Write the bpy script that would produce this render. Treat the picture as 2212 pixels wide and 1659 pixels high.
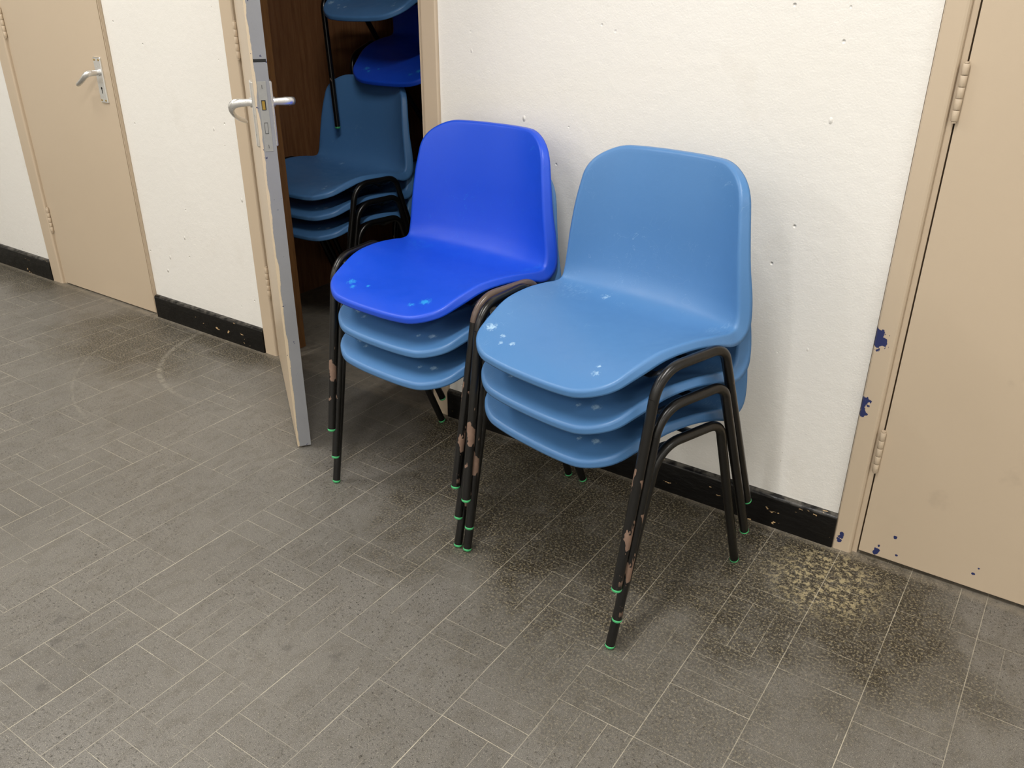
import bpy, bmesh, math, random
from mathutils import Vector, Matrix
random.seed(7)
D = bpy.data
for o in list(D.objects): D.objects.remove(o)
SC = bpy.context.scene
COL = SC.collection

# ------------------------------------------------------------------ camera
PITCH, ROLL, YAW = 0.45768084, 0.00470664, 0.59554844
fwd = Vector((-math.sin(YAW)*math.cos(PITCH), math.cos(YAW)*math.cos(PITCH), -math.sin(PITCH)))
rt0 = Vector((math.cos(YAW), math.sin(YAW), 0)); up0 = rt0.cross(fwd)
rt = rt0*math.cos(ROLL) + up0*math.sin(ROLL); up = -rt0*math.sin(ROLL) + up0*math.cos(ROLL)
cam = D.objects.new('camera', D.cameras.new('camera')); COL.objects.link(cam)
M = Matrix((rt, up, -fwd)).transposed().to_4x4(); M.translation = Vector((0, -1.79, 1.2307))
cam.matrix_world = M
cam.data.sensor_width = 36; cam.data.lens = 1840.66/2212*36; cam.data.clip_start = .02
SC.camera = cam

# ------------------------------------------------------------------ world, lights, exposure
w = D.worlds.new('world'); SC.world = w; w.use_nodes = True
w.node_tree.nodes['Background'].inputs[0].default_value = (1, .97, .92, 1)
w.node_tree.nodes['Background'].inputs[1].default_value = .03
SC.view_settings.view_transform = 'Standard'; SC.view_settings.look = 'None'
SC.view_settings.exposure = 0.06; SC.view_settings.gamma = 1; SC.view_settings.use_curve_mapping = False

def area(name, loc, sx, sy, power, color=(1, .975, .945)):
    l = D.lights.new(name, 'AREA'); l.shape = 'RECTANGLE'; l.size = sx; l.size_y = sy
    l.energy = power; l.color = color
    o = D.objects.new(name, l); COL.objects.link(o); o.location = loc
    return o
for lx, ly, lp in ((-.55, -1.35, 34), (1.85, -1.35, 20), (-2.95, -1.35, 32), (-.55, -3.8, 21), (1.85, -3.8, 20), (-2.95, -3.8, 21), (-.55, -6.3, 34), (1.85, -6.3, 34), (-2.95, -6.3, 34), (-5.2, -3.8, 24)):  # farthest row is unseen, added to light the door wall more evenly
    area('ceiling_lamp_light', (lx, ly, 2.655), .11, 1.15, lp)

# ------------------------------------------------------------------ helpers
def link(o): COL.objects.link(o); return o
def obj(name, bm, mat=None, parent=None, smooth=False, angle=None):
    me = D.meshes.new(name); bm.normal_update(); bm.to_mesh(me); bm.free()
    if mat: me.materials.append(mat)
    if smooth:
        for p in me.polygons: p.use_smooth = True
        if angle: 
            try: me.set_sharp_from_angle(angle=math.radians(angle))
            except Exception: pass
    o = link(D.objects.new(name, me))
    if parent: o.parent = parent
    return o
def empty(name, loc=(0, 0, 0), label=None, cat=None, group=None, kind=None):
    o = link(D.objects.new(name, None)); o.location = loc; o.empty_display_size = .05
    return tag(o, label, cat, group, kind)
def tag(o, label=None, cat=None, group=None, kind=None):
    for k, v in (('label', label), ('category', cat), ('group', group), ('kind', kind)):
        if v: o[k] = v
    return o
def box(bm, x0, x1, y0, y1, z0, z1, bev=0, mat=0):
    vs = [bm.verts.new((x, y, z)) for z in (z0, z1) for (x, y) in ((x0, y0), (x1, y0), (x1, y1), (x0, y1))]
    F = [(3, 2, 1, 0), (4, 5, 6, 7), (0, 1, 5, 4), (1, 2, 6, 5), (2, 3, 7, 6), (3, 0, 4, 7)]
    fs = [bm.faces.new([vs[i] for i in f]) for f in F]
    for f in fs: f.material_index = mat
    if bev:
        es = list({e for f in fs for e in f.edges})
        bmesh.ops.bevel(bm, geom=es, offset=bev, segments=2, affect='EDGES', profile=.6)
    return fs
def prism(bm, pts, z0, z1):
    """extrude an xy outline (anticlockwise) from z0 to z1"""
    a = [bm.verts.new((x, y, z0)) for x, y in pts]; b = [bm.verts.new((x, y, z1)) for x, y in pts]
    n = len(pts)
    for i in range(n): bm.faces.new((a[i], a[(i+1) % n], b[(i+1) % n], b[i]))
    bm.faces.new(a[::-1]); bm.faces.new(b)
def arc(cx, cy, r, a0, a1, n=6):
    return [(cx+r*math.cos(math.radians(a0+(a1-a0)*i/n)), cy+r*math.sin(math.radians(a0+(a1-a0)*i/n))) for i in range(n+1)]
def tube(bm, pts, r, seg=20, caps=(True, True), radii=None, flat=None):
    """sweep a circle (or flattened section flat=(rx,rz)) along pts"""
    P = [Vector(p) for p in pts]; n = len(P); rings = []
    t0 = (P[1]-P[0]).normalized(); u = t0.orthogonal().normalized()
    if flat: u = Vector(flat[2]).normalized(); u = (u - t0*u.dot(t0)).normalized()
    for i in range(n):
        t = ((P[min(i+1, n-1)]-P[max(i-1, 0)])).normalized()
        u = (u - t*u.dot(t)).normalized(); v = t.cross(u)
        rr = radii[i] if radii else r
        ru, rv = (rr*flat[0], rr*flat[1]) if flat else (rr, rr)
        rings.append([bm.verts.new(P[i] + u*(ru*math.cos(2*math.pi*k/seg)) + v*(rv*math.sin(2*math.pi*k/seg))) for k in range(seg)])
    for a, b in zip(rings, rings[1:]):
        for k in range(seg): bm.faces.new((a[k], a[(k+1) % seg], b[(k+1) % seg], b[k]))
    if caps[0]: bm.faces.new(rings[0][::-1])
    if caps[1]: bm.faces.new(rings[-1])

class N:
    """small node-graph builder"""
    def __init__(s, name):
        s.m = D.materials.new(name); s.m.use_nodes = True; s.t = s.m.node_tree
        s.b = s.t.nodes['Principled BSDF']; s.tc = s.t.nodes.new('ShaderNodeTexCoord')
        s.obj = s.tc.outputs['Object']
    def put(s, sock, v):
        if isinstance(v, bpy.types.NodeSocket): s.t.links.new(v, sock)
        elif v is not None:
            if hasattr(sock.default_value, '__len__') and not hasattr(v, '__len__'): v = [v]*len(sock.default_value)
            if hasattr(v, '__len__') and len(sock.default_value) == 4 and len(v) == 3: v = (*v, 1)
            sock.default_value = v
    def math(s, op, a, b=None, c=None, clamp=False):
        n = s.t.nodes.new('ShaderNodeMath'); n.operation = op; n.use_clamp = clamp
        for i, v in enumerate((a, b, c)):
            if v is not None: s.put(n.inputs[i], v)
        return n.outputs[0]
    def vmath(s, op, a, b=None, scale=None):
        n = s.t.nodes.new('ShaderNodeVectorMath'); n.operation = op
        s.put(n.inputs[0], a)
        if b is not None: s.put(n.inputs[1], b)
        if scale is not None: s.put(n.inputs['Scale'], scale)
        return n.outputs['Value'] if op in ('DISTANCE', 'LENGTH', 'DOT_PRODUCT') else n.outputs[0]
    def sep(s, v):
        n = s.t.nodes.new('ShaderNodeSeparateXYZ'); s.put(n.inputs[0], v); return n.outputs
    def comb(s, x, y, z):
        n = s.t.nodes.new('ShaderNodeCombineXYZ')
        for i, v in enumerate((x, y, z)): s.put(n.inputs[i], v)
        return n.outputs[0]
    def scl(s, v, sc): return s.vmath('MULTIPLY', v, sc)
    def noise(s, vec, scale, detail=3, rough=.5, dist=0, out=0):
        n = s.t.nodes.new('ShaderNodeTexNoise'); s.put(n.inputs['Vector'], vec); n.inputs['Scale'].default_value = scale
        n.inputs['Detail'].default_value = detail; n.inputs['Roughness'].default_value = rough; n.inputs['Distortion'].default_value = dist
        return n.outputs[out]
    def vor(s, vec, scale, feature='F1', out='Distance'):
        n = s.t.nodes.new('ShaderNodeTexVoronoi'); n.feature = feature; s.put(n.inputs['Vector'], vec); n.inputs['Scale'].default_value = scale
        return n.outputs[out]
    def white(s, vec):
        n = s.t.nodes.new('ShaderNodeTexWhiteNoise'); s.put(n.inputs['Vector'], vec); return n.outputs['Value']
    def rng(s, v, a, b, c=0., d=1., smooth=False):
        n = s.t.nodes.new('ShaderNodeMapRange'); s.put(n.inputs['Value'], v)
        if smooth: n.interpolation_type = 'SMOOTHSTEP'
        for k, x in zip(('From Min', 'From Max', 'To Min', 'To Max'), (a, b, c, d)): s.put(n.inputs[k], x)
        return n.outputs[0]
    def mix(s, f, a, b, mode='MIX'):
        n = s.t.nodes.new('ShaderNodeMix'); n.data_type = 'RGBA'; n.blend_type = mode
        s.put(n.inputs[0], f); s.put(n.inputs[6], a); s.put(n.inputs[7], b); return n.outputs[2]
    def bump(s, h, strength=.3, dist=.001, normal=None):
        n = s.t.nodes.new('ShaderNodeBump'); s.put(n.inputs['Height'], h); n.inputs['Strength'].default_value = strength
        n.inputs['Distance'].default_value = dist
        if normal: s.put(n.inputs['Normal'], normal)
        return n.outputs[0]
    def spots(s, pts, vec=None, edge=.35, nscale=120):
        """union of soft ragged spots: pts = (x,y,z,radius)"""
        vec = vec or s.obj
        nz = s.noise(vec, nscale, 2)
        tot = None
        for x, y, z, r in pts:
            d = s.math('DIVIDE', s.vmath('DISTANCE', vec, (x, y, z)), r)
            d = s.math('ADD', d, s.math('MULTIPLY', s.math('SUBTRACT', nz, .5), 2.2))
            v = s.rng(d, .75+edge*.2, .75-edge, 0, 1)
            tot = v if tot is None else s.math('MAXIMUM', tot, v)
        return tot
    def done(s, color=None, rough=None, normal=None, metal=None, spec=None, coat=None):
        for k, v in (('Base Color', color), ('Roughness', rough), ('Normal', normal), ('Metallic', metal), ('Specular IOR Level', spec), ('Coat Weight', coat)):
            if v is not None: s.put(s.b.inputs[k], v)
        return s.m

# ------------------------------------------------------------------ materials
def m_wall():
    n = N('cream_wall_paint'); v = n.obj
    grain = n.noise(v, 260, 3, .6); lump = n.noise(v, 38, 3, .55); big = n.noise(v, 2.2, 3, .6)
    pit = n.rng(n.vor(v, 17), .0, .07, 1, 0)
    pitm = n.math('MULTIPLY', pit, n.rng(n.noise(v, 3.1, 2), .46, .52))
    drip = n.math('ADD', n.rng(n.vor(n.scl(v, (1, 1, .6)), 9), .0, .045, 1, 0), n.rng(n.vor(n.scl(v, (1, 1, .8)), 4.3), .012, .026, 1, 0))
    stain = n.math('MULTIPLY', n.rng(n.noise(n.scl(v, (1.5, 1.5, 1)), 4.5, 4, .6), .60, .76), .16)
    c = n.mix(big, (.83, .805, .75, 1), (.87, .85, .80, 1))
    c = n.mix(stain, c, (.60, .53, .43, 1))
    fleck = n.math('MULTIPLY', n.rng(n.vor(v, 24), .04, .02), n.rng(n.noise(v, 6, 1), .60, .62))
    c = n.mix(n.math('MULTIPLY', fleck, .7), c, (.35, .27, .18, 1))
    h = n.math('ADD', n.math('MULTIPLY', grain, .35), n.math('MULTIPLY', lump, .8))
    h = n.math('ADD', h, n.math('MULTIPLY', drip, 3.5)); h = n.math('SUBTRACT', h, n.math('MULTIPLY', pitm, 3.2))
    return n.done(c, .42, n.bump(h, .62, .0024))
def m_paint(name, col, col2, chip=(.02, .03, .12), chips=(), rough=.38, bump=.18, marks=()):
    n = N(name); v = n.obj
    c = n.mix(n.noise(v, 3, 3), (*col, 1), (*col2, 1))
    h = n.math('ADD', n.math('MULTIPLY', n.noise(v, 220, 2), .3), n.noise(n.scl(v, (1, 1, .25)), 34, 3))
    pit = n.math('MULTIPLY', n.rng(n.vor(v, 14), .0, .03, 1, 0), n.rng(n.noise(v, 5, 2), .52, .56))
    h = n.math('SUBTRACT', h, n.math('MULTIPLY', pit, 1.5))
    fleck = n.math('MULTIPLY', n.rng(n.vor(v, 12), .022, .012), n.rng(n.noise(v, 4, 1), .6, .62))
    c = n.mix(n.math('MULTIPLY', fleck, .85), c, (.03, .03, .04, 1))
    if chips:
        k = n.spots(chips, edge=.1, nscale=90); c = n.mix(k, c, (*chip, 1)); h = n.math('SUBTRACT', h, n.math('MULTIPLY', k, 1.2))
    if marks:
        k = n.spots(marks, edge=.7, nscale=60); c = n.mix(n.math('MULTIPLY', k, .12), c, (.16, .12, .09, 1))
    return n.done(c, rough, n.bump(h, bump, .002))
BEIGE = (.545, .440, .318); BEIGE2 = (.575, .465, .338)
def m_black_gloss():
    n = N('black_gloss_skirting_paint'); v = n.obj
    h = n.math('ADD', n.noise(n.scl(v, (.35, 1, 1)), 60, 4, .6), n.math('MULTIPLY', n.noise(v, 16, 2), .8))
    k = n.rng(n.noise(n.scl(v, (.5, 1, 1)), 48, 3, .65), .68, .70)
    z = n.sep(v)[2]
    dust = n.math('MULTIPLY', n.rng(z, .078, .088), n.rng(n.noise(v, 45, 3), .42, .62))
    c = n.mix(k, (.0045, .004, .0035, 1), (.55, .38, .2, 1)); c = n.mix(n.math('MULTIPLY', dust, .25), c, (.45, .42, .36, 1))
    return n.done(c, .30, n.bump(h, .6, .003), spec=.28)
def m_floor():
    n = N('basket_weave_vinyl_tile'); v = n.obj; x, y, z = n.sep(v)
    u = n.math('DIVIDE', n.math('SUBTRACT', x, .04), .1552); w_ = n.math('DIVIDE', y, .1543)
    i = n.math('FLOOR', u); j = n.math('FLOOR', w_); fu = n.math('FRACT', u); fv = n.math('FRACT', w_)
    odd = n.math('GREATER_THAN', n.math('ABSOLUTE', n.math('FRACT', n.math('MULTIPLY', n.math('ADD', i, j), .5))), .25)
    def pick(a, b): # odd ? b : a
        return n.math('ADD', n.math('MULTIPLY', a, n.math('SUBTRACT', 1, odd)), n.math('MULTIPLY', b, odd))
    s3 = n.math('MULTIPLY', pick(fu, fv), 3)
    sid = n.math('FLOOR', s3); sf = n.math('FRACT', s3)
    wob = n.math('MULTIPLY', n.noise(v, 60, 3), .006)
    def line(f, half):
        d = n.math('MINIMUM', f, n.math('SUBTRACT', 1, f)); return n.rng(n.math('ADD', d, wob), half+.003, half*1.5+.0035, 1, 0)
    inner = line(sf, .0075); bx = line(fu, .0036); by = line(fv, .0026)
    cell = n.comb(i, j, sid); r1 = n.white(cell); r2 = n.white(n.comb(j, i, 7.3)); r3 = n.white(n.comb(i, 3.7, 1.1))
    fade = n.rng(n.noise(v, 7, 3, .6), .38, .60, .15, 1)
    lid = n.math('ROUND', s3)
    rl = n.white(n.comb(n.math('ADD', n.math('MULTIPLY', i, 3), lid), j, 4.2)); rx = n.white(n.comb(n.math('ROUND', u), j, 9.1)); ry = n.white(n.comb(i, n.math('ROUND', w_), 2.6)); rc = n.white(n.comb(n.math('ROUND', u), 0, 5.5))
    inner = n.math('MULTIPLY', inner, n.math('MULTIPLY', fade, n.rng(rl, .35, .75, .05, 1)))
    bx = n.math('MULTIPLY', bx, n.math('MULTIPLY', n.rng(n.noise(v, 6, 3), .35, .55, .5, 1), n.math('MULTIPLY', n.rng(rx, 0, .5, .45, 1), n.rng(rc, 0, .6, .55, 1))))
    by = n.math('MULTIPLY', by, n.math('MULTIPLY', fade, n.rng(ry, .4, .8, .08, 1)))
    lines = n.math('MAXIMUM', inner, n.math('MAXIMUM', bx, by))
    tone = n.math('ADD', n.math('MULTIPLY', r1, .5), n.math('MULTIPLY', r2, .5))
    base = n.mix(tone, (.150, .141, .125, 1), (.186, .176, .157, 1))
    base = n.mix(n.rng(n.noise(v, 2.4, 4, .6), .35, .68), base, (.208, .196, .174, 1))
    # polish streaks in the grain
    base = n.mix(n.math('MULTIPLY', n.rng(n.noise(n.scl(v, (1, .5, 1)), 34, 4, .65), .48, .62), .4), base, (.125, .112, .09, 1))
    # fine aggregate flecks
    fine = n.noise(v, 420, 2, .7); fine2 = n.noise(v, 820, 1, .6)
    base = n.mix(n.rng(fine, .56, .72), base, (.40, .37, .30, 1))
    base = n.mix(n.math('MULTIPLY', n.rng(fine2, .50, .36), .8), base, (.06, .054, .042, 1))
    dk = n.rng(n.noise(v, 150, 6, .8), .56, .59)
    dkm = n.rng(n.noise(v, 3.2, 3), .35, .58, .3, 1)
    base = n.mix(n.math('MULTIPLY', n.math('MULTIPLY', dk, dkm), .85), base, (.028, .024, .018, 1))
    # worn grimy belt along the wall and under the chairs
    blot = n.noise(v, 5.5, 4, .62)
    def blob(cx, cy, rx, ry):
        d = n.vmath('LENGTH', n.comb(n.math('DIVIDE', n.math('SUBTRACT', x, cx), rx), n.math('DIVIDE', n.math('SUBTRACT', y, cy), ry), 0))
        return n.rng(n.math('ADD', d, n.math('MULTIPLY', n.math('SUBTRACT', blot, .5), 1.5)), 1.15, .55)
    g = n.math('MAXIMUM', blob(-.72, -.18, .75, .50), n.math('MULTIPLY', blob(-.50, -.60, .42, .28), .42))
    g = n.math('MAXIMUM', g, blob(-.2, -.17, .25, .33)); g = n.math('MAXIMUM', g, blob(-1.2, .0, .35, .24))
    g = n.math('MAXIMUM', g, n.math('MULTIPLY', blob(-2.72, -.20, .42, .26), .75)); g = n.math('MAXIMUM', g, n.math('MULTIPLY', blob(-3.75, -.05, .45, .16), .8))
    g = n.math('MAXIMUM', g, n.math('MULTIPLY', blob(-2.35, -.05, .35, .12), .8))
    g = n.math('MAXIMUM', g, n.math('MULTIPLY', blob(.02, -.33, .12, .1), .6)); g = n.math('MAXIMUM', g, n.math('MULTIPLY', blob(-.47, -.62, .25, .16), .45))
    sp = n.noise(v, 190, 6, .82)
    grime = n.mix(n.rng(sp, .53, .565), (.022, .017, .010, 1), (.30, .255, .16, 1))
    gfac = n.math('MULTIPLY', g, n.math('MULTIPLY', n.rng(n.noise(v, 120, 6, .8), .37, .49, .35, .98), n.rng(n.noise(v, 13, 5, .7), .28, .50, .55, 1)))
    base = n.mix(gfac, base, grime)
    yel = n.math('MULTIPLY', blob(-.27, -.15, .13, .13), n.rng(n.noise(v, 70, 4, .7), .50, .58))
    base = n.mix(n.math('MULTIPLY', yel, .7), base, (.50, .42, .24, 1))
    # scratches
    sc = n.noise(n.scl(v, (1.2, 14, 1)), 9, 3, .6); sc2 = n.noise(n.scl(v, (16, 1.4, 1)), 7, 3, .6)
    scr = n.math('MULTIPLY', n.math('MAXIMUM', n.rng(sc, .685, .72), n.rng(sc2, .70, .73)), .35)
    base = n.mix(scr, base, (.45, .42, .35, 1))
    # the arc swept by the cupboard door
    dd = n.vmath('DISTANCE', n.comb(x, y, 0), (-2.2, .0, 0))
    a1 = n.rng(n.math('ABSOLUTE', n.math('SUBTRACT', dd, .39)), .012, .004); a2 = n.rng(n.math('ABSOLUTE', n.math('SUBTRACT', dd, .655)), .006, .002)
    am = n.math('MULTIPLY', n.math('MAXIMUM', a1, n.math('MULTIPLY', a2, .5)), n.rng(x, -2.05, -2.35, 0, 1))
    base = n.mix(n.math('MULTIPLY', n.math('MULTIPLY', am, n.rng(n.noise(v, 60, 3), .35, .6)), .28), base, (.46, .43, .35, 1))
    # dusty strip where floor meets the wall
    edge = n.math('MULTIPLY', n.rng(y, -.035, -.018), n.rng(n.noise(v, 40, 3), .3, .6, .3, 1))
    base = n.mix(n.math('MULTIPLY', edge, .6), base, (.30, .26, .20, 1))
    # tile lines and dark scuff patches
    sm = n.spots([(-1.55, -1.18, 0, .02), (-1.5, -1.22, 0, .018), (-1.44, -1.2, 0, .014), (-1.36, -1.21, 0, .012), (-1.52, -1.28, 0, .017), (-1.4, -1.3, 0, .018), (-1.1, -.97, 0, .02), (-1.0, -.93, 0, .018), (-1.29, -.9, 0, .012)], edge=.5, nscale=70)
    base = n.mix(n.math('MULTIPLY', sm, .38), base, (.06, .055, .05, 1))
    base = n.mix(n.math('MULTIPLY', lines, .80), base, (.58, .53, .41, 1))
    rough = n.rng(n.noise(v, 8, 4, .6), .3, .7, .30, .46); rough = n.math('ADD', rough, n.math('MULTIPLY', g, .08))
    h = n.math('ADD', n.math('MULTIPLY', n.noise(v, 300, 3), .5), n.math('ADD', n.math('MULTIPLY', dk, -.4), n.math('MULTIPLY', n.noise(v, 12, 2), .7)))
    h = n.math('SUBTRACT', h, n.math('MULTIPLY', lines, .3))
    return n.done(base, rough, n.bump(h, .35, .0015), spec=.45)
def m_plastic(name, col, scuff, scuffcol=(.45, .68, .85)):
    n = N(name); v = n.obj
    c = n.mix(n.noise(v, 5, 3), (*col, 1), tuple(k*1.07 for k in col)+(1,))
    k = n.spots(scuff, edge=.6, nscale=210); c = n.mix(n.math('MULTIPLY', k, .8), c, (*scuffcol, 1))
    # hair scratches and rubbed haze at the bend of the seat
    s1 = n.rng(n.noise(n.scl(v, (1, 1, 1)), 14, 2, .5, 2.2), .498, .5); s2 = n.rng(n.noise(v, 14, 2, .5, 2.2), .502, .5)
    ln = n.math('MULTIPLY', n.math('MULTIPLY', s1, s2), n.rng(n.noise(v, 9, 2), .52, .62))
    c = n.mix(n.math('MULTIPLY', ln, .35), c, (*scuffcol, 1))
    rub = n.math('MULTIPLY', n.spots([(-.17, .09, .44, .05), (.19, .10, .44, .035)], edge=1.2, nscale=40), n.rng(n.noise(n.scl(v, (4, 1, 1)), 90, 3, .7), .50, .66))
    c = n.mix(n.math('MULTIPLY', rub, .45), c, (*scuffcol, 1))
    h = n.math('ADD', n.noise(v, 900, 2), n.math('MULTIPLY', n.noise(v, 30, 2), .3))
    return n.done(c, n.rng(n.noise(v, 22, 3), .3, .7, .36, .46), n.bump(h, .22, .0006), spec=.5)
def m_frame(name, col, chipz=.09, amount=.60):
    n = N(name); v = n.obj; x, y, z = n.sep(v)
    lowz = n.rng(z, chipz+.10, chipz-.02, 0, 1)
    edge = n.noise(n.scl(v, (1, 1, .55)), 34, 3, .55)
    k = n.rng(n.math('SUBTRACT', edge, n.math('MULTIPLY', n.math('SUBTRACT', 1, lowz), .14)), amount, amount+.008)
    k = n.math('MULTIPLY', k, n.math('MULTIPLY', n.rng(z, .012, .03), n.rng(y, .10, .06)))
    k2 = n.rng(n.noise(n.scl(v, (1, 1, .4)), 75, 3, .6), .76, .77)
    k = n.math('MAXIMUM', k, k2)
    rust = n.mix(n.noise(v, 60, 3), (.13, .078, .055, 1), (.27, .175, .125, 1))
    c = n.mix(k, (*col, 1), rust)
    h = n.math('SUBTRACT', n.math('MULTIPLY', n.noise(v, 140, 3), .5), n.math('MULTIPLY', k, .8))
    return n.done(c, n.math('ADD', .30, n.math('MULTIPLY', k, .3)), n.bump(h, .35, .0012), spec=.5)
def m_wood(name, c1, c2, sc=(14, 14, 1.1), rough=.55):
    n = N(name); v = n.scl(n.obj, sc)
    g = n.noise(v, 5, 5, .65, .6); f = n.noise(n.scl(v, (3, 3, 2)), 12, 3, .7)
    c = n.mix(n.rng(g, .3, .7), (*c1, 1), (*c2, 1)); c = n.mix(n.rng(f, .6, .75, 0, .5), c, tuple(k*.35 for k in c1)+(1,))
    return n.done(c, rough, n.bump(n.math('ADD', g, f), .4, .001))
def m_metal(name, col=(.72, .72, .70), rough=.3, metal=.9):
    n = N(name); k = n.noise(n.scl(n.obj, (1, 1, 1)), 160, 3)
    return n.done((*col, 1), n.rng(k, .3, .7, rough*.8, rough*1.3), n.bump(k, .08, .0004), metal=metal)
def m_plain(name, col, rough=.5, metal=0):
    n = N(name); k = n.noise(n.obj, 90, 3)
    return n.done(n.mix(k, tuple(c*.9 for c in col)+(1,), tuple(min(1, c*1.1) for c in col)+(1,)), rough, n.bump(k, .1, .0005), metal=metal)

WALL = m_wall(); FLOOR = m_floor(); SKIRT = m_black_gloss()
FRAME3 = m_paint('beige_gloss_paint_chipped_blue', BEIGE, BEIGE2, chips=[(-.286, -.012, .530, .024), (-.287, -.012, .546, .018), (-.289, -.012, .360, .014), (-.288, -.012, .385, .018), (-.289, -.012, .372, .012), (-.279, -.012, .026, .009), (-.277, -.012, .036, .007), (-.276, -.012, .046, .008)])
DOORP = m_paint('beige_gloss_door_paint', BEIGE, BEIGE2, chips=[(-.198, -.004, .022, .009), (-.196, -.004, .030, .007), (-.194, -.004, .040, .008), (-.166, -.004, .075, .005), (-.155, -.004, .03, .004), (.0, -.004, .05, .005), (.008, -.004, .065, .004)], marks=[(.0, -.004, .52, .02), (-.03, -.004, .5, .012), (.02, -.004, .3, .03), (-.1, -.004, .2, .03)])
BEIGEM = m_paint('beige_gloss_frame_paint', BEIGE, BEIGE2)
EDGEGREY = None
PLY = m_wood('dark_brown_plywood', (.19, .080, .030), (.33, .150, .062))
LINING = m_wood('brown_softwood_lining', (.17, .075, .022), (.27, .125, .04), (16, 16, 1.4))
ALU = m_metal('satin_aluminium', (.78, .78, .77), .32); STEEL = m_plain('grey_painted_lock_face', (.36, .36, .34), .4, .3)
BRASS = m_plain('worn_brass_latch', (.45, .30, .07), .35, .9); DARK = m_plain('dark_recess', (.01, .01, .01), .7)
GREEN = m_plain('bright_green_plastic', (.07, .46, .17), .4)
LB = (.072, .200, .430); RB = (.007, .068, .60)
SC1 = [(-.12, -.165, .415, .008), (-.108, -.185, .413, .006), (-.085, -.175, .414, .007), (.115, -.15, .42, .006), (.125, -.172, .42, .009), (-.100, .118, .428, .013), (-.16, -.16, .423, .014)]
SC2 = [(-.12, -.17, .413, .014), (-.07, -.165, .413, .007), (-.10, -.185, .412, .009), (.115, -.165, .418, .016), (.09, -.185, .414, .010), (.14, .12, .45, .006)]
PL_LIGHT = m_plastic('light_blue_polypropylene', LB, SC1, (.42, .62, .80))
PL_LIGHT2 = m_plastic('light_blue_polypropylene_rubbed', (.070, .190, .405), [(-.13, -.165, .418, .012), (-.10, -.175, .416, .008), (.115, -.165, .42, .012), (.08, -.175, .416, .008)], (.40, .60, .76))
PL_ROYAL = m_plastic('royal_blue_polypropylene', RB, SC2, (.03, .35, .75))
FR_BLACK = m_frame('chipped_black_frame_paint', (.005, .0047, .0042)); FR_BROWN = m_frame('bronze_brown_frame_paint', (.105, .072, .056), chipz=-.3, amount=.8)
FR_BLACK2 = m_frame('black_frame_paint_rusting_low', (.005, .0047, .0044), chipz=.17, amount=.56)

# ------------------------------------------------------------------ room shell
H = 2.7; XL, XR, YF = -6.2, 2.9, -7.6
DH = 1.995
bm = bmesh.new()
for v4 in [((XL, YF), (XR, YF), (XR, 1.6), (XL, 1.6))]:
    bm.faces.new([bm.verts.new((x, y, 0)) for x, y in v4])
tag(obj('floor', bm, FLOOR), kind='structure')
bm = bmesh.new(); box(bm, XL, XR, YF, 1.6, H, H+.1); CEIL = m_plain('white_ceiling_paint', (.8, .78, .73), .8); tag(obj('ceiling', bm, CEIL), kind='structure')
bm = bmesh.new()
T = .098
D1 = (-3.593, -2.866); D2 = (-2.255, -1.440); D3 = (-.292, .510)
xs = [XL, D1[0]-.0016, D1[1]+.001, D2[0]-.0006, D2[1]+.0006, D3[0]-.0024, D3[1], XR]
for a in range(0, 8, 2): box(bm, xs[a], xs[a+1], 0, T, 0, H)
for a in (D1, D2, D3): box(bm, a[0], a[1], 0, T, DH+.04, H)
tag(obj('wall_back', bm, WALL), kind='structure')
for nm, b in dict(wall_left=(XL-.1, XL, YF, 0), wall_right=(XR, XR+.1, YF, 0), wall_front=(XL, XR, YF-.1, YF)).items():
    bm = bmesh.new(); box(bm, *b, 0, H); tag(obj(nm, bm, WALL), kind='structure')
CX0, CX1, CY1 = -2.60, -1.12, 1.50
for nm, b in dict(wall_cupboard_left=(CX0-.02, CX0, T, CY1), wall_cupboard_right=(CX1, CX1+.02, T, CY1), wall_cupboard_back=(CX0-.02, CX1+.02, CY1, CY1+.02)).items():
    bm = bmesh.new(); box(bm, *b, 0, H); tag(obj(nm, bm, PLY), kind='structure')
bm = bmesh.new(); box(bm, CX0, D2[0], T, T+.012, 0, H); box(bm, D2[1], CX1, T, T+.012, 0, H); box(bm, D2[0], D2[1], T, T+.012, DH+.04, H)
tag(obj('wall_cupboard_front', bm, PLY), kind='structure')

# skirting boards
def skirting(name, x0, x1):
    bm = bmesh.new()
    prof = [(0, 0), (-.015, 0), (-.015, .078)] + [(-.015+.010*(1-math.cos(t)), .078+.009*math.sin(t)) for t in (.4, .8, 1.2, 1.57)] + [(0, .088)]
    n = 40; rings = []
    for i in range(n+1):
        x = x0+(x1-x0)*i/n; rings.append([bm.verts.new((x, y, z)) for y, z in prof])
    for a, b in zip(rings, rings[1:]):
        for k in range(len(prof)-1): bm.faces.new((a[k], a[k+1], b[k+1], b[k]))
    bm.faces.new(rings[0][::-1]); bm.faces.new(rings[-1])
    bmesh.ops.recalc_face_normals(bm, faces=bm.faces)
    tag(obj(name, bm, SKIRT, smooth=True, angle=50), kind='structure')
skirting('baseboard_left', XL, D1[0]); skirting('baseboard_middle', D1[1]+.004, D2[0]); skirting('baseboard_right', D2[1]+.003, D3[0]); skirting('baseboard_far_right', D3[1], XR)

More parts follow.
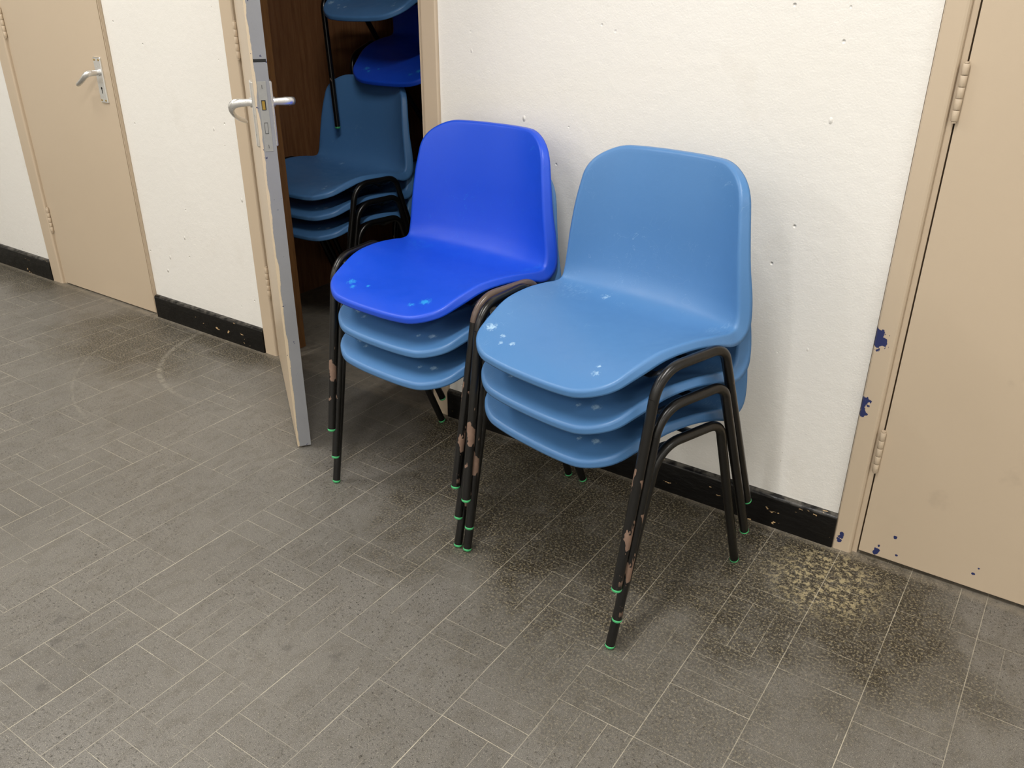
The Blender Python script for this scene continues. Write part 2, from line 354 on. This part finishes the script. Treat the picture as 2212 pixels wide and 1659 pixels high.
# door frames (jambs and head as one frame per doorway)
def frame(name, D_, inL, inR, mat, proud=.012, stop=True):
    bm = bmesh.new(); p = -proud; xo, xo2 = D_
    def jamb(o, i, s):
        # s=+1: left jamb (outer o < inner i)
        b = i - s*.011
        pts = [(o, T), (o, p+.003), (o+s*.003, p)] + [(x, y) for x, y in ((b-s*.008, p), (b-s*.004, p+.001), (b-s*.001, p+.004), (b, p+.008))] + [(b, .001), (i, .001), (i, T)]
        prism(bm, pts if s > 0 else pts[::-1], 0, DH)
    jamb(xo, inL, 1); jamb(xo2, inR, -1)
    box(bm, xo, xo2, p, T, DH, DH+.04, .002)
    bmesh.ops.recalc_face_normals(bm, faces=bm.faces)
    return tag(obj(name, bm, mat), kind='structure')
frame('trim_1', D1, -3.513, -2.884, BEIGEM)
frame('trim_2', D2, -2.187, -1.503, BEIGEM, proud=.010)
frame('trim_3', D3, -.238, .455, FRAME3)
# unpainted inner lining of the cupboard doorway
bm = bmesh.new(); box(bm, -2.2, -2.181, .030, .112, 0, DH-.002, .002); box(bm, -1.505, -1.497, .030, .112, 0, DH-.002, .002)
tag(obj('trim_4', bm, LINING), kind='structure')

def hinge(parent, x, y, z0, z1, mat, r=.0062, plates=True):
    """butt hinge: five painted knuckles on a pin, with the leaf edges either side"""
    bm = bmesh.new(); n = 5; L = (z1-z0)/n
    for k in range(n):
        a = z0+k*L+.0006; b = z0+(k+1)*L-.0006
        pts = [(x, y, a), (x, y, a+.0006), (x, y, b-.0006), (x, y, b)]
        tube(bm, pts, r, 14, radii=[r*.93, r, r, r*.93])
    tube(bm, [(x, y, z0-.003), (x, y, z0)], r*.7, 12); tube(bm, [(x, y, z1), (x, y, z1+.003)], r*.7, 12)
    box(bm, x-.0012, x+.0012, y, y+.012, z0, z1)
    bmesh.ops.recalc_face_normals(bm, faces=bm.faces)
    return obj('hinge', bm, mat, parent, smooth=True, angle=40)

def lever_set(parent, mat, origin, ax, ay, droop=1., back=1., screws=True):
    """lock plate and lever handle. origin: spindle point on the face; ax: unit vector the lever points along; ay: outward normal"""
    ax = Vector(ax).normalized(); ay = Vector(ay).normalized(); az = Vector((0, 0, 1)); O = Vector(origin)
    R = lambda a, b, c: O+ax*a+ay*b+az*c
    plate = bmesh.new()
    # bevelled back plate 42 x 152, spindle 50 below its top
    hw = .0205; z1, z0 = .050, -.102
    out = []
    for zz, ins in ((0, 0), (.004, .0), (.0065, .0025)):
        pts = []
        for sx, sz, st in ((1, 1, 0), (-1, 1, 90), (-1, -1, 180), (1, -1, 270)):
            cx = sx*(hw-.003); cz = (z1-.003) if sz > 0 else (z0+.003)
            for q in range(4):
                t = math.radians(st+q*30); pts.append((cx+(.003-ins)*math.cos(t), cz+(.003-ins)*math.sin(t)))
        out.append([plate.verts.new(R(a, zz, c)) for a, c in pts])
    for a, b in zip(out, out[1:]):
        for k in range(16): plate.faces.new((a[k], a[(k+1) % 16], b[(k+1) % 16], b[k]))
    plate.faces.new(out[-1]); plate.faces.new(out[0][::-1])
    bmesh.ops.recalc_face_normals(plate, faces=plate.faces)
    pl = obj('lock_plate', plate, mat, parent)
    if screws:
        for a in (-.012, .012):
            for c in (.041, -.093):
                b = bmesh.new(); tube(b, [R(a, .006, c), R(a, .0076, c)], .0033, 14); box_slot = None
                bmesh.ops.recalc_face_normals(b, faces=b.faces); s_ = obj('screw', b, BRASS, pl)
        b = bmesh.new()
        tube(b, [R(0, .0060, -.052), R(0, .0069, -.052)], .0042, 14)
        P = [R(-.0018, .0069, -.070), R(.0018, .0069, -.070), R(.0018, .0069, -.052), R(-.0018, .0069, -.052)]
        P2 = [p - ay*.001 for p in P]
        va = [b.verts.new(p) for p in P]; vb = [b.verts.new(p) for p in P2]
        b.faces.new(va); b.faces.new(vb[::-1])
        for k in range(4): b.faces.new((va[k], vb[k], vb[(k+1) % 4], va[(k+1) % 4]))
        bmesh.ops.recalc_face_normals(b, faces=b.faces); obj('keyhole', b, DARK, pl)
    lv = bmesh.new()
    tube(lv, [R(0, .006, 0), R(0, .011, 0)], .0115, 20)
    path = [(0, .010, 0), (0, .022, 0), (0, .034, 0), (.0015, .044, -.001), (.005, .051, -.0055), (.011, .0545, -.0125), (.020, .0545, -.021), (.036, .0500, -.032), (.054, .0420, -.0420), (.070, .0330, -.0495), (.084, .0230, -.0550), (.088, .0200, -.0565)]
    rad = [.0088, .0092, .0098, .0102, .0100, .0092, .0086, .0083, .0080, .0076, .0066, .0035]
    path = [(a_, (b_ if a_ < .012 else .0545-(.0545-b_)*back), c_*droop) for a_, b_, c_ in path]
    tube(lv, [R(*p) for p in path], .009, 20, radii=rad, flat=(1.0, .62, tuple(az)))
    bmesh.ops.recalc_face_normals(lv, faces=lv.faces)
    obj('lever_handle', lv, mat, parent, smooth=True, angle=60)
    return pl

# door 1: closed flush door on the left
bm = bmesh.new(); box(bm, -3.509, -2.888, -.003, .032, .006, DH-.004, .0015)
d1 = tag(obj('door_1', bm, DOORP), 'closed beige flush door at the far left', None, None, 'structure')
lever_set(d1, ALU, (-2.945, -.003, .888), (-1, 0, 0), (0, -1, 0), droop=.80, back=.35)
hinge(d1, -3.513, -.008, .228, .327, BEIGEM); hinge(d1, -3.513, -.008, .977, 1.077, BEIGEM)
# door 3: closed flush door on the right
bm = bmesh.new(); box(bm, -.2345, .4515, -.004, .031, .012, DH-.004, .0015)
d3 = tag(obj('door_3', bm, DOORP), 'closed beige flush door at the right with paint chips', None, None, 'structure')
hinge(d3, -.2365, -.009, .228, .327, BEIGEM); hinge(d3, -.2365, -.009, .977, 1.077, BEIGEM)
# door 2: cupboard door standing open, edge towards the camera
def door_edge_mat():
    n = N('grey_painted_door_edge'); v = n.obj; x, y, z = n.sep(v)
    # ragged beige paint creeping round from the outer face
    rag = n.math('ADD', n.math('MULTIPLY', n.noise(n.scl(v, (1, 1, .5)), 38, 4, .6), .012), n.math('MULTIPLY', n.noise(v, 7, 2), .004))
    k = n.rng(n.math('SUBTRACT', rag, y), .0015, .0025)    # y local: 0 at outer face
    c = n.mix(n.noise(v, 12, 3), (.245, .25, .265, 1), (.29, .295, .31, 1))
    c = n.mix(k, c, (.66, .54, .38, 1))
    dk = n.math('MULTIPLY', n.rng(n.noise(v, 70, 3, .7), .69, .70), 1)
    c = n.mix(dk, c, (.03, .03, .09, 1))
    return n.done(c, .42, n.bump(n.math('ADD', n.noise(v, 60, 3), n.math('MULTIPLY', k, .8)), .4, .0015))
DE = door_edge_mat()
hx, hy = -2.181, -.013
tipx, tipy = -1.667, -.407
Lf = math.hypot(tipx-hx, tipy-hy)
ang = math.atan2(tipy-hy, tipx-hx)
bm = bmesh.new(); fs = box(bm, 0, Lf, 0, .037, .006, DH-.004)
for f in bm.faces:
    c = f.calc_center_median()
    if c.x > Lf-.001: f.material_index = 1
    elif c.y > .036: f.material_index = 2
me = D.meshes.new('door_2'); bm.to_mesh(me); bm.free()
for m_ in (BEIGEM, DE, PLY): me.materials.append(m_)
d2 = link(D.objects.new('door_2', me)); d2.location = (hx, hy, 0); d2.rotation_euler = (0, 0, ang)
tag(d2, 'cupboard door standing open, its grey edge towards the room', None, None, 'structure')
zs = .932
lever_set(d2, ALU, (Lf-.046, 0, zs), (-1, 0, 0), (0, -1, 0), screws=False)
lever_set(d2, ALU, (Lf-.046, .037, zs), (-1, 0, 0), (0, 1, 0), droop=.12, back=.5, screws=False)
# mortice lock face on the door edge
bm = bmesh.new(); box(bm, Lf-.001, Lf+.0012, .009, .029, zs-.108, zs+.052, .0006)
lf = obj('lock_face', bm, STEEL, d2)
bm = bmesh.new(); box(bm, Lf+.0008, Lf+.0016, .0135, .0235, zs-.0125, zs+.0105); obj('latch_recess', bm, DARK, lf)
bm = bmesh.new()
a = [bm.verts.new(p) for p in ((Lf+.0012, .0145, zs-.0108), (Lf+.0012, .0215, zs-.0108), (Lf+.0012, .0215, zs+.0088), (Lf+.0012, .0145, zs+.0088))]
b = [bm.verts.new(p) for p in ((Lf+.0022, .0150, zs-.0104), (Lf+.0050, .0212, zs-.0104), (Lf+.0050, .0212, zs+.0084), (Lf+.0022, .0150, zs+.0084))]
bm.faces.new(b)
for k in range(4): bm.faces.new((a[k], a[(k+1) % 4], b[(k+1) % 4], b[k]))
bmesh.ops.recalc_face_normals(bm, faces=bm.faces); obj('latch_bolt', bm, BRASS, lf)
bm = bmesh.new()
for q in ((.0145, .0225, zs-.0665, zs-.0655), (.0145, .0225, zs-.0415, zs-.0405), (.0145, .0152, zs-.066, zs-.041), (.0218, .0225, zs-.066, zs-.041)): box(bm, Lf+.0009, Lf+.0017, *q)
obj('dead_bolt', bm, DARK, lf)
for dz in (.040, -.096):
    bm = bmesh.new(); tube(bm, [(Lf+.0008, .019, zs+dz), (Lf+.0019, .019, zs+dz)], .0048, 18)
    s_ = obj('screw', bm, STEEL, lf)
    bm = bmesh.new(); box(bm, Lf+.0017, Lf+.0022, .0185, .0195, zs+dz-.0042, zs+dz+.0042); obj('slot', bm, DARK, s_)
# a splintered gap across the edge above the lock
bm = bmesh.new(); box(bm, Lf-.0004, Lf+.0004, .006, .0352, zs+.094, zs+.101); obj('edge_split', bm, DARK, d2)
hinge(d2, -.003, -.006, .228, .327, BEIGEM); hinge(d2, -.003, -.006, .977, 1.077, BEIGEM)

# ------------------------------------------------------------------ the stacking chair
ROWS = [ # centre y,z ; edge half width, y, z ; flange length
 (-.224, .397, .166, -.212, .408, .009), (-.182, .410, .173, -.180, .419, .011), (-.130, .416, .184, -.130, .437, .014),
 (-.070, .419, .196, -.075, .450, .013), (.000, .418, .209, -.005, .450, .012), (.060, .415, .218, .055, .443, .015),
 (.108, .416, .2205, .096, .437, .022), (.144, .428, .2200, .117, .441, .024), (.166, .455, .218, .126, .462, .022),
 (.177, .490, .213, .130, .500, .021), (.184, .540, .2055, .134, .550, .018), (.189, .600, .1975, .141, .605, .016),
 (.195, .650, .189, .150, .652, .015), (.202, .692, .182, .160, .694, .012), (.208, .722, .176, .170, .720, .008)]
def cr(vals, t):
    n = len(vals)-1; t = max(0, min(n-1e-9, t*n)); i = int(t); f = t-i
    p0, p1, p2, p3 = (vals[max(0, i-1)], vals[i], vals[min(n, i+1)], vals[min(n, i+2)])
    return .5*((2*p1)+(-p0+p2)*f+(2*p0-5*p1+4*p2-p3)*f*f+(-p0+3*p1-3*p2+p3)*f**3)
COLS = [[r[k] for r in ROWS] for k in range(6)]
# arclength parametrisation along the centre line
NS = 400; SS = [0.]; pr = (cr(COLS[0], 0), cr(COLS[1], 0))
for i in range(1, NS+1):
    q = (cr(COLS[0], i/NS), cr(COLS[1], i/NS)); SS.append(SS[-1]+math.hypot(q[0]-pr[0], q[1]-pr[1])); pr = q
LT = SS[-1]
def k_of(s):
    s = max(0, min(LT, s)); lo, hi = 0, NS
    while hi-lo > 1:
        m = (lo+hi)//2
        if SS[m] <= s: lo = m
        else: hi = m
    return (lo+(s-SS[lo])/max(1e-9, SS[hi]-SS[lo]))/NS
def surf(u, s):
    k = k_of(s); cy, cz, ew, ey, ez = (cr(COLS[c], k) for c in range(5))
    p = 2.7
    a = abs(u)**p
    return Vector((ew*u, cy+(ey-cy)*a, cz+(ez-cz)*a))
def normal(u, s):
    e = .002
    du = surf(min(1, u+.01), s)-surf(max(-1, u-.01), s)
    s0, s1 = max(0, s-e), min(LT, s+e)
    ds = surf(u, s1)-surf(u, s0)
    return du.cross(ds).normalized()
def outline(n_side=70, n_arc=12, n_end=26):
    pts = []
    R0, R1 = .060, .066
    W = lambda s: cr(COLS[2], k_of(s))
    # right half going from front centre to top centre
    for i in range(n_end):
        pts.append((i/n_end*(W(0)-R0)/W(0), 0.))
    for i in range(n_arc):
        t = math.pi/2*i/n_arc; s = R0*(1-math.cos(t)); pts.append(((W(s)-R0+R0*math.sin(t))/W(s), s))
    for i in range(n_side+1):
        pts.append((1., R0+(LT-R0-R1)*i/n_side))
    for i in range(1, n_arc+1):
        t = math.pi/2*i/n_arc; s = LT-R1+R1*math.sin(t); pts.append(((W(s)-R1+R1*math.cos(t))/W(s), s))
    for i in range(1, n_end+1):
        pts.append(((1-i/n_end)*(W(LT)-R1)/W(LT), LT))
    left = [(-u, s) for u, s in pts[1:-1]][::-1]
    return pts+left
def shell_mesh():
    bm = bmesh.new(); O = outline(); n = len(O); sc = LT*.5; rings = []
    NR = 44
    c = bm.verts.new(surf(0, sc))
    for r in range(1, NR+1):
        f = (r/NR)**.85
        rings.append([bm.verts.new(surf(u*f, sc+(s-sc)*f)) for u, s in O])
    for k in range(n): bm.faces.new((c, rings[0][k], rings[0][(k+1) % n]))
    for a, b in zip(rings, rings[1:]):
        for k in range(n): bm.faces.new((a[k], b[k], b[(k+1) % n], a[(k+1) % n]))
    # rolled rim and flange
    B = [surf(u, s) for u, s in O]; Nn = [normal(u, s) for u, s in O]
    for _ in range(2): Nn = [(Nn[k-1]+Nn[k]*2+Nn[(k+1) % n]).normalized() for k in range(n)]
    Fl = [cr(COLS[5], k_of(s)) for u, s in O]
    prev = rings[-1]; rho = .0075
    steps = [(rho*math.sin(math.radians(a)), rho*(1-math.cos(math.radians(a)))) for a in (18, 36, 54, 70, 80)]
    end = steps[-1]; dirn = (math.cos(math.radians(80)), math.sin(math.radians(80)))
    outm = []
    for k in range(n):
        t = (B[(k+1) % n]-B[k-1]).normalized(); outm.append(t.cross(Nn[k]).normalized())
    for _ in range(3): outm = [(outm[k-1]+outm[k]*2+outm[(k+1) % n]).normalized() for k in range(n)]
    prof = [(a, b, 0) for a, b in steps]+[(None, None, q) for q in (.33, .66, 1.)]
    for a, b, q in prof:
        ring = []
        for k in range(n):
            if a is None:
                L = Fl[k]*q; aa = end[0]+dirn[0]*L; bb = end[1]+dirn[1]*L
            else: aa, bb = a, b
            ring.append(bm.verts.new(B[k]+outm[k]*aa-Nn[k]*bb))
        for k in range(n): bm.faces.new((prev[k], ring[k], ring[(k+1) % n], prev[(k+1) % n]))
        prev = ring
    bmesh.ops.recalc_face_normals(bm, faces=bm.faces)
    c.normal_update()
    # outside of the sitting surface must face up
    bm.normal_update()
    if c.normal.z < 0 and c.normal.y > 0: bmesh.ops.reverse_faces(bm, faces=bm.faces)
    return bm
RT = .0097
FF = Vector((.2174, -.212, 0)); FR = Vector((.2333, .212, 0)); CF = Vector((.2312, -.1255, .4364)); CR_ = Vector((.2545, .0363, .4365))
def mirror(p, s): return Vector((p.x*s, p.y, p.z))
def fillet(a, b, c, r, n=10):
    """points of the arc rounding corner b between a and c"""
    d1 = (a-b).normalized(); d2 = (c-b).normalized(); th = math.acos(d1.dot(d2)); T_ = r/math.tan(th/2)
    p1 = b+d1*T_; p2 = b+d2*T_; ctr = b+(d1+d2).normalized()*(r/math.sin(th/2))
    e1 = p1-ctr; e2 = p2-ctr; w_ = math.acos(max(-1, min(1, e1.normalized().dot(e2.normalized()))))
    return [ctr+(e1*math.sin((1-t)*w_)+e2*math.sin(t*w_))/math.sin(w_) for t in [i/n for i in range(n+1)]]
PART = {}
def build_chair():
    root = empty('stacking_chair')
    sh = obj('seat_shell', shell_mesh(), PL_LIGHT, root, smooth=True)
    m_ = sh.modifiers.new('thickness', 'SOLIDIFY'); m_.thickness = .0032; m_.offset = -1
    for s in (1, -1):
        a, b, c, d = (mirror(p, s) for p in (FF, CF, CR_, FR))
        f1 = fillet(a, b, c, .062); f2 = fillet(b, c, d, .045)
        up1 = (b-a).normalized(); up2 = (c-d).normalized()
        bm = bmesh.new(); P = [a+up1*.006, a+up1*.05]+[a+(f1[0]-a)*t for t in (.3, .5, .7, .85)]+[f1[0]]; tube(bm, P, RT, 24, (True, False)); bmesh.ops.recalc_face_normals(bm, faces=bm.faces)
        lf_ = obj('leg', bm, FR_BLACK, root, smooth=True, angle=50)
        bm = bmesh.new(); mid = [f1[-1]+(f2[0]-f1[-1])*t for t in (.25, .5, .75)]; tube(bm, f1+mid+f2, RT, 24, (False, False)); bmesh.ops.recalc_face_normals(bm, faces=bm.faces)
        obj('side_rail', bm, FR_BLACK, root, smooth=True)
        bm = bmesh.new(); P = [d+up2*.006, d+up2*.05]+[d+(f2[-1]-d)*t for t in (.3, .5, .7, .85)]+[f2[-1]]; tube(bm, P, RT, 24, (True, False)); bmesh.ops.recalc_face_normals(bm, faces=bm.faces)
        lr = obj('leg', bm, FR_BLACK, root, smooth=True, angle=50)
        for base, u_, leg in ((a, up1, lf_), (d, up2, lr)):
            bm = bmesh.new(); pts = [base+u_*z for z in (.0005, .0012, .0026, .0045, .0075, .0085)]
            tube(bm, pts, RT, 24, radii=[.0054, .0074, .0090, .0100, .0102, .0092]); bmesh.ops.recalc_face_normals(bm, faces=bm.faces)
            obj('foot_cap', bm, GREEN, leg, smooth=True, angle=60)
    # two flat cross straps under the seat with gussets at the rails
    for y0, y1, hw in ((-.092, -.092, .2330), (.020, .010, .2505)):
        bm = bmesh.new()
        pts = [(-hw, y0, .428), (-hw*.93, y0, .421), (-hw*.84, y1, .4075), (-hw*.5, y1, .4005), (0, y1, .399), (hw*.5, y1, .4005), (hw*.84, y1, .4075), (hw*.93, y0, .421), (hw, y0, .428)]
        tube(bm, pts, .0045, 12, radii=[.0042, .0085, .0060, .0048, .0045, .0048, .0060, .0085, .0042], flat=(2.2, .75, (0, 1, 0))); bmesh.ops.recalc_face_normals(bm, faces=bm.faces)
        obj('cross_strap', bm, FR_BLACK, root, smooth=True, angle=60)
    return root
PROTO = build_chair(); used = [False]
def rotm(a, b, c):
    return Matrix.Rotation(a, 4, 'Z') @ Matrix.Rotation(b, 4, 'X') @ Matrix.Rotation(c, 4, 'Y')
def place(pose, label, group, shell=None, frame=None, right_rail=None):
    if not used[0]: r = PROTO; used[0] = True
    else:
        r = PROTO.copy(); link(r)
        for ch in list(PROTO.children):
            c = ch.copy(); link(c); c.parent = r
            for g in ch.children:
                e = g.copy(); link(e); e.parent = c
    x, y, z, a, b, c_ = pose
    m = rotm(a, b, c_); m.translation = (x, y, z); r.matrix_basis = m
    r['label'] = label; r['category'] = 'chair'; r['group'] = group
    POSES.append((r, shell, frame, right_rail)); return r
POSES = []
GR = 'chairs in the stack by the wall'; GL = 'chairs in the stack by the cupboard doorway'; GC = 'chairs in the stack inside the cupboard'; GB = 'chairs piled deeper in the cupboard'
place((-.73517, -.34833, 0, -.20916, 0, 0), 'light blue plastic chair at the bottom of the right-hand stack, feet on the floor', GR, PL_LIGHT2, None)
place((-.71822, -.36082, .0848, -.20869, .02213, -.02245), 'light blue plastic chair in the middle of the right-hand stack', GR, PL_LIGHT2, FR_BLACK2)
place((-.72074, -.36762, .16446, -.20794, .03292, -.0238), 'light blue plastic chair with black legs on top of the right-hand stack', GR, None, FR_BLACK2)
place((-1.21741, -.27984, 0, -.08731, 0, 0), 'light blue plastic chair at the bottom of the stack under the royal blue chair', GL, PL_LIGHT2, None)
place((-1.2175, -.2745, .0735, -.0887, .001, -.010), 'light blue plastic chair directly below the royal blue chair', GL, PL_LIGHT2, None)
place((-1.2234, -.2735, .1570, -.0917, .0205, -.018), 'bright royal blue plastic chair with a brown side rail topping the left stack', GL, PL_ROYAL, FR_BLACK2, FR_BROWN)
place((-2.235, .387, 0, -.03, 0, 0), 'blue plastic chair at the bottom of the shaded stack inside the cupboard', GC, PL_LIGHT2)
place((-2.238, .386, .070, -.02, 0, 0), 'blue plastic chair in the middle of the shaded stack inside the cupboard', GC, PL_LIGHT2)
place((-2.240, .385, .140, -.047, .0, .01), 'blue plastic chair on top of the shaded stack inside the cupboard', GC)
place((-2.08, .93, 0, 0, 0, 0), 'plastic chair on the cupboard floor in deep shade, behind the blue stack', GB, PL_LIGHT2)
place((-2.08, .925, .062, 0, 0, 0), 'plastic chair in deep shade right under the navy chair in the cupboard', GB, PL_LIGHT2)
place((-2.105, .845, .543, .008, .265, -.012), 'navy looking royal blue chair perched above the cupboard stack', GB, PL_ROYAL)
for k, lab in enumerate(('lowest', 'second', 'third', 'uppermost')):
    place((-1.70+.004*k, .66-.006*k, .062*k, .03, 0, 0), 'blue plastic chair hidden in the dark right side of the cupboard, %s of its pile' % lab, GB, PL_LIGHT2)
place((-2.130, .730, .731, .014, .195, -.024), 'light blue plastic chair highest in the cupboard, leg reaching down over a backrest', GB)
bpy.context.view_layer.update()
def setmat(o, m):
    if m is None: return
    o.material_slots[0].link = 'OBJECT'; o.material_slots[0].material = m
for r, shell, fr, rail in POSES:
    for ch in r.children:
        base = ch.name.split('.')[0]
        if base == 'seat_shell': setmat(ch, shell)
        elif base in ('leg', 'side_rail', 'cross_strap'):
            setmat(ch, fr)
            if base == 'side_rail' and rail and ch.data.vertices[0].co.x > 0: setmat(ch, rail)
# ceiling light fittings; back row is unseen, added to even out the wall light
GLOW = D.materials.new('lit_diffuser'); GLOW.use_nodes = True
GLOW.node_tree.nodes['Principled BSDF'].inputs['Base Color'].default_value = (.9, .9, .9, 1)
GLOW.node_tree.nodes['Principled BSDF'].inputs['Emission Color'].default_value = (1, .96, .9, 1)
GLOW.node_tree.nodes['Principled BSDF'].inputs['Emission Strength'].default_value = 6
WHERE = {(-.55, -1.35): 'nearest the chairs', (1.85, -1.35): 'beyond the right-hand door', (-2.95, -1.35): 'near the left door', (-.55, -3.8): 'in the middle row behind the camera', (1.85, -3.8): 'in the middle row at the right end',
    (-2.95, -3.8): 'in the middle row left of centre', (-.55, -6.3): 'in the unseen back row added for even wall light, at its centre', (1.85, -6.3): 'in the unseen back row added for even wall light, at the right end', (-2.95, -6.3): 'in the unseen back row added for even wall light, left of centre', (-5.2, -3.8): 'in the middle row by the left wall'}
for (x, y), where in WHERE.items():
    bm = bmesh.new(); box(bm, -.11, .11, -.64, .64, -.025, -.0005, .004)
    o = obj('ceiling_light', bm, CEIL); o.location = (x, y, H)
    tag(o, 'long white ceiling light '+where, 'ceiling light', 'ceiling lights')
    bm = bmesh.new(); box(bm, -.085, .085, -.61, .61, -.029, -.0245, .001); obj('diffuser', bm, GLOW, o)
